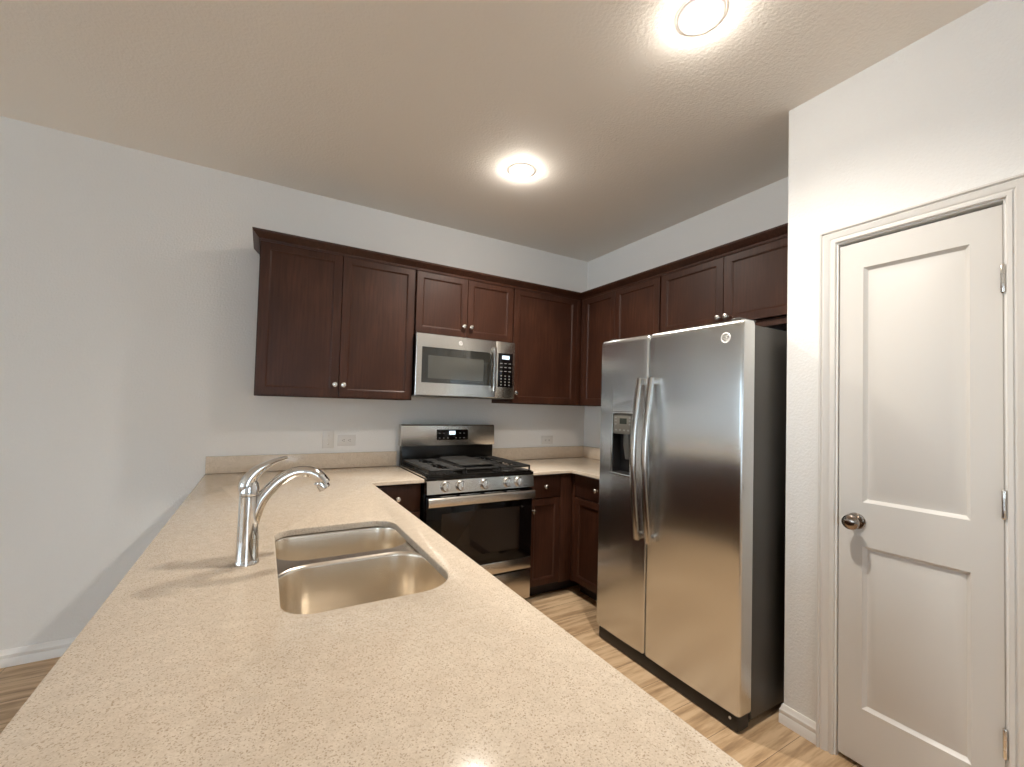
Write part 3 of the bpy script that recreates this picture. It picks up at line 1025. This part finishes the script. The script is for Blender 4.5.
# dispenser
q = MB()
for a in ((DXa, DXb, DZa, DZa + 0.014), (DXa, DXb, DZb - 0.014, DZb), (DXa, DXa + 0.012, DZa + 0.014, DZb - 0.014), (DXb - 0.012, DXb, DZa + 0.014, DZb - 0.014)):
    q.box(a[0], a[1], FF - 0.009, FF + 0.004, a[2], a[3], 0.003)
ds = q.build('dispenser_bezel', STEEL_Y, ld, merge=False)
q = MB().mat(BLACKPL)
x0, x1, z0, z1 = DXa + 0.012, DXb - 0.012, DZa + 0.014, DZb - 0.014
q.box(x0, x1, FF + 0.055, FF + 0.060, z0, z1); q.box(x0, x0 + 0.003, FF, FF + 0.055, z0, z1); q.box(x1 - 0.003, x1, FF, FF + 0.055, z0, z1)
q.box(x0 + 0.003, x1 - 0.003, FF, FF + 0.055, z0, z0 + 0.004); q.box(x0 + 0.003, x1 - 0.003, FF, FF + 0.055, z1 - 0.004, z1)
q.build('dispenser_recess', BLACKPL, ld, merge=False)
q = MB(); q.box(x0 + 0.003, x1 - 0.003, FF - 0.004, FF + 0.045, 1.222, z1 - 0.001, 0.004); cpn = q.build('dispenser_panel', GREYPL, ld)
q = MB(); q.box(x0 + 0.055, x1 - 0.045, FF - 0.0052, FF - 0.0042, 1.280, 1.312); q.build('display', LCD, cpn)
for i in range(4):
    key(cpn, x0 + 0.020 + i * 0.032, x0 + 0.032 + i * 0.032, FF - 0.005, FF - 0.0042, 1.240, 1.249)
for zz in (1.275, 1.295, 1.312):
    key(cpn, x0 + 0.016, x0 + 0.030, FF - 0.005, FF - 0.0042, zz, zz + 0.006)
    key(cpn, x1 - 0.028, x1 - 0.014, FF - 0.005, FF - 0.0042, zz, zz + 0.006)
q = MB(); q.tube([(x0 + 0.080, FF + 0.028, 1.222), (x0 + 0.080, FF + 0.030, 1.16), (x0 + 0.080, FF + 0.044, 1.08)], [0.014, 0.015, 0.012], 12, [1.5, 1.6, 1.8], Vector((1, 0, 0)))
q.build('dispenser_lever', GREYPL, ld)
# handles
def fhandle(xc, parent, sx):
    q = MB()
    zA_, zB_ = 0.672, 1.532
    n = 24
    rows = []
    for i in range(n + 1):
        u = i / n
        z = zA_ + (zB_ - zA_) * u
        out = 0.030 + 0.040 * math.sin(PI * u)
        w_, t_ = 0.018, 0.020
        y = FF - out
        ring = []
        for a in range(12):
            an = 2 * PI * a / 12
            cx_ = math.copysign(abs(math.cos(an)) ** 0.55, math.cos(an)); sy_ = math.copysign(abs(math.sin(an)) ** 0.55, math.sin(an))
            ring.append((xc + w_ * cx_, y + t_ / 2 * sy_, z))
        rows.append(ring)
    q.rings(rows)
    for z in (zA_ + 0.004, zB_ - 0.034):
        q.box(xc - 0.013, xc + 0.013, FF - 0.034, FF + 0.001, z, z + 0.034, 0.004)
    return q.build('handle', STEEL_H, parent, merge=False)
fhandle(XG - 0.034, ld, -1); fhandle(XG + 0.044, rd, 1)
logo(rd, 0.808, 1.694, FF, 0.021, BADGE)
q = MB(); q.box(0.01, FWD - 0.01, FF + 0.008, FB - 0.002, 0.003, 0.069, 0.008); bgr = q.build('base_grille', BLACKPL, fr)
q = MB(); q.lathe([(0.006, 0.0), (0.006, 0.002), (0.0, 0.003)], 12, Matrix.Translation((FWD - 0.045, FF + 0.008, 0.050)) @ RX90); q.build('screw', PLATE, bgr)
for x in (0.05, FWD - 0.05):
    for y in (FB + 0.03, -0.06):
        q = MB(); q.lathe([(0.02, 0.0006), (0.02, 0.012), (0.01, 0.015), (0.01, 0.036)], 12, Matrix.Translation((x, y, 0)))
        q.build('foot', BLACKPL, fr)
for x in (0.055, FWD - 0.055):
    q = MB(); q.box(x - 0.022, x + 0.022, FF + 0.030, FB + 0.06, 1.7725, 1.784, 0.004); q.build('hinge_cover', FRSIDE, fr)

# ---------------------------------------------------------------- switch and outlets on the back wall
def plate(name, label, cat, x, z, w_, h_, group=None):
    t = thing(name, label, cat, (x, 0, z), 0, group)
    q = MB(); q.box(-w_ / 2, w_ / 2, -0.0062, -0.0003, -h_ / 2, h_ / 2, 0.0025); q.build('cover_plate', PLATE, t)
    return t
s = plate('light_switch', 'white toggle light switch above the backsplash left of the duplex outlet', 'switch', -2.216, 1.106, 0.072, 0.116)
q = MB(); q.box(-0.006, 0.006, -0.0075, -0.006, -0.013, 0.013, 0.0005); q.box(-0.0042, 0.0042, -0.018, -0.006, -0.002, 0.008, 0.002); q.build('toggle', PLATE, s, merge=False)
for z in (-0.03, 0.03):
    q = MB(); q.lathe([(0.0032, 0.0), (0.0028, 0.001), (0, 0.0012)], 10, Matrix.Translation((0, -0.0062, z)) @ RX90)
    q.build('screw', NICKEL, s)
def outlet(label, x, z):
    t = plate('wall_outlet', label, 'outlet', x, z, 0.118, 0.074, 'duplex outlets')
    for sx in (-1, 1):
        r_ = MB()
        pts = rrect(sx * 0.0195 - 0.014, sx * 0.0195 + 0.014, -0.0165, 0.0165, 0.009, 5)
        r_.prism(pts, 'y', -0.0078, -0.006)
        ro = r_.build('receptacle', PLATE, t)
        q = MB()
        for dz in (-0.006, 0.006):
            q.box(sx * 0.0195 - 0.002, sx * 0.0195 + 0.006, -0.0083, -0.0076, dz - 0.0011, dz + 0.0011)
        q.lathe([(0.0024, 0.0), (0.0024, 0.0006)], 10, Matrix.Translation((sx * 0.0195 - 0.008, -0.0077, 0)) @ RX90)
        q.build('slots', SLOT, ro)
    return t
outlet('white duplex outlet above the backsplash between light switch and range', -2.098, 1.100)
outlet('white duplex outlet above the backsplash right of the range', -0.418, 1.076)

# ---------------------------------------------------------------- ceiling lights
def downlight(label, x, y):
    t = thing('recessed_ceiling_light', label, 'ceiling light', (x, y, H), 0, 'recessed ceiling lights')
    q = MB(); q.lathe([(0.080, -0.0005), (0.0795, -0.004), (0.074, -0.0065), (0.0424, -0.0085)], 40, None, False, False)
    q.build('trim_ring', TRIM, t)
    ld_ = bpy.data.lights.new('recessed_beam', 'SPOT')
    ld_.energy = BEAM; ld_.color = LAMP_COL[:3]; ld_.spot_size = math.radians(148); ld_.spot_blend = 1.0; ld_.shadow_soft_size = 0.035
    lo = bpy.data.objects.new('beam', ld_); COL.objects.link(lo); lo.parent = t; lo.location = (0, 0, -0.043)
    q = MB(); q.lathe([(0.0424, -0.0085), (0.0415, -0.014), (0.038, -0.022), (0.032, -0.029), (0.024, -0.034), (0.013, -0.0375), (0.0, -0.0385)], 36, None, True, True)
    q.build('lens', LENS, t)
downlight('glowing round ceiling light nearer the back wall and range', -1.345, -1.0)
downlight('glowing round ceiling light nearer the camera, cut by the top edge of the photo', -1.33, -2.18)
